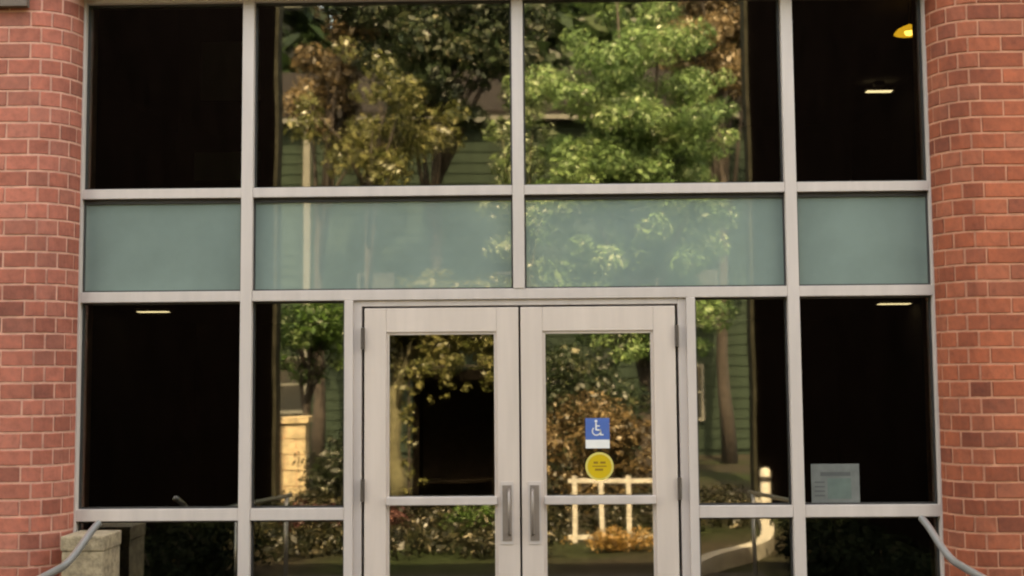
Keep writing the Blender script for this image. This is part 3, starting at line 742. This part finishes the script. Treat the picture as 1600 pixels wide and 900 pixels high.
# white railing
rl = thing('white_railing', 'white metal railing mirrored low in the right door glass', 'railing', (1.15, -8.0, -0.3))
for z in (0.06, 0.54, 0.74): bx('rail', 'offwhite', rl, -0.66, 0.86, -0.02, 0.02, z-0.026, z+0.026, 0.004)
for i in range(5): bx('post', 'offwhite', rl, -0.58+i*0.33-0.03, -0.58+i*0.33+0.03, -0.019, 0.019, 0, 0.80, 0.004)
# bollard by the kerb
bo = thing('white_bollard', 'short white bollard mirrored right of the doors', 'bollard', (3.38, -10.4, -0.3))
MB().lathe([(0.0, 0.72), (0.05, 0.71), (0.075, 0.68), (0.075, 0.0)], (0, 0, 0), 18).build('post', 'offwhite', bo, smooth=True)
MB().lathe([(0.079, 0.60), (0.079, 0.53)], (0, 0, 0), 18).build('band', 'gasket', bo, smooth=True)

# low planting between the walk and the trees
cl = []
for i in range(620):
    y = -6.5-6.5*rng.random()**1.15; x = -3.9+7.3*rng.random()
    if x < -0.222*(6.94-y): continue
    if abs(x+1.08) < 0.85 and -12.8 < y < -10.7: continue
    if x > 2.6+(-6.9-y)*0.17: continue
    if y > -8.3 and x > 0.3: continue
    cl.append(((x, y, -0.22+0.12*rng.random()), 0.10+0.16*rng.random()))
V, T = leaf_cloud(cl, 260, 0.035)
gc = link('ground_cover', quads_mesh('ground_cover', V, T), 'cover'); tag(gc, 'low dark mixed planting mirrored in the lower glass', 'ground cover', kind='stuff')
for (x, y, sx, m_, lab) in ((-2.9, -9.2, 0.5, 'leaf_plum', 'purple leaved low shrub mirrored low left of the doors'), (-1.95, -8.8, 0.35, 'leaf_plum', 'purple leaved low shrub mirrored low in the left door'), (-0.75, -8.6, 0.45, 'leaf_mid', 'small speckled shrub mirrored low in the left door')):
    shrub('low_shrub', lab, (x, y, -0.3), (sx, 0.3, 0.22), 16, 0.18, 420, 0.03, m_)

# dark hedges added beside the walk to black out the mirrored ground
def added_hedge(label, x0, x1):
    t = thing('hedge', label, 'hedge', ((x0+x1)/2, -4.6, -0.3), 'hedges along the walk')
    cl = []
    w2 = (x1-x0)/2
    for i in range(150): cl.append(((rng.uniform(-w2+0.12, w2-0.12), rng.uniform(-1.9, 2.0), rng.uniform(0.08, 0.5)), 0.18))
    V, T = leaf_cloud(cl, 420, 0.03); link('foliage', quads_mesh('foliage', V, T), 'leaf_hedge', t)
    mb = MB()
    for i in range(8): mb.tube([(0, -1.7+i*0.48, -0.1), (0.03, -1.7+i*0.48, 0.3), (0.0, -1.65+i*0.48, 0.45)], [0.03, 0.022, 0.01], 6)
    mb.build('stem', 'bark_dark', t)
added_hedge('dark clipped hedge mirrored in the bottom left glass', -4.05, -2.75)
added_hedge('dark clipped hedge mirrored in the bottom right glass', 2.6, 3.65)
def board(label, x0, x1, z0, z1):
    t = thing('wall_board', label, 'board', ((x0+x1)/2, 2.1, z0), 'boards on the upstairs partition')
    w2 = (x1-x0)/2; h = z1-z0
    bx('sheet', 'boardgrey', t, -w2+0.02, w2-0.02, -0.012, -0.001, 0.02, h-0.02)
    mb = MB(); mb.box(-w2, w2, -0.02, -0.001, 0, 0.019); mb.box(-w2, w2, -0.02, -0.001, h-0.019, h); mb.box(-w2, -w2+0.019, -0.02, -0.001, 0.0195, h-0.0195); mb.box(w2-0.019, w2, -0.02, -0.001, 0.0195, h-0.0195)
    mb.build('frame', 'room', t)
board('faint grey board behind the upper left pane, the higher of two', -2.45, -1.95, 3.78, 4.28)
board('faint grey board behind the upper left pane, the lower of two', -2.49, -1.95, 3.17, 3.43)

# vine over the shelter
vt = thing('climbing_vine', 'olive vine hanging over the shelter mirrored in the left door', 'vine', (-1.08, -10.7, -0.3))
cl = [((rng.uniform(-0.8, 0.8), rng.uniform(-0.2, 0.1), 2.16+rng.normal()*0.10), 0.13) for i in range(34)]+[((-0.66+rng.normal()*0.05, 0.0, rng.uniform(0.1, 2.1)), 0.09) for i in range(20)]+[((rng.uniform(-0.6, 0.7), 0.02, rng.uniform(1.72, 2.05)), 0.08) for i in range(14)]
V, T = leaf_cloud(cl, 520, 0.032); link('foliage', quads_mesh('foliage', V, T), 'leaf_olive', vt)
MB().tube([(-0.68, -0.02, -0.05), (-0.66, 0.0, 1.0), (-0.68, -0.02, 2.15), (-0.2, -0.05, 2.2), (0.6, -0.05, 2.2)], [0.02, 0.017, 0.014, 0.01, 0.005], 6).build('stem', 'bark_dark', vt)
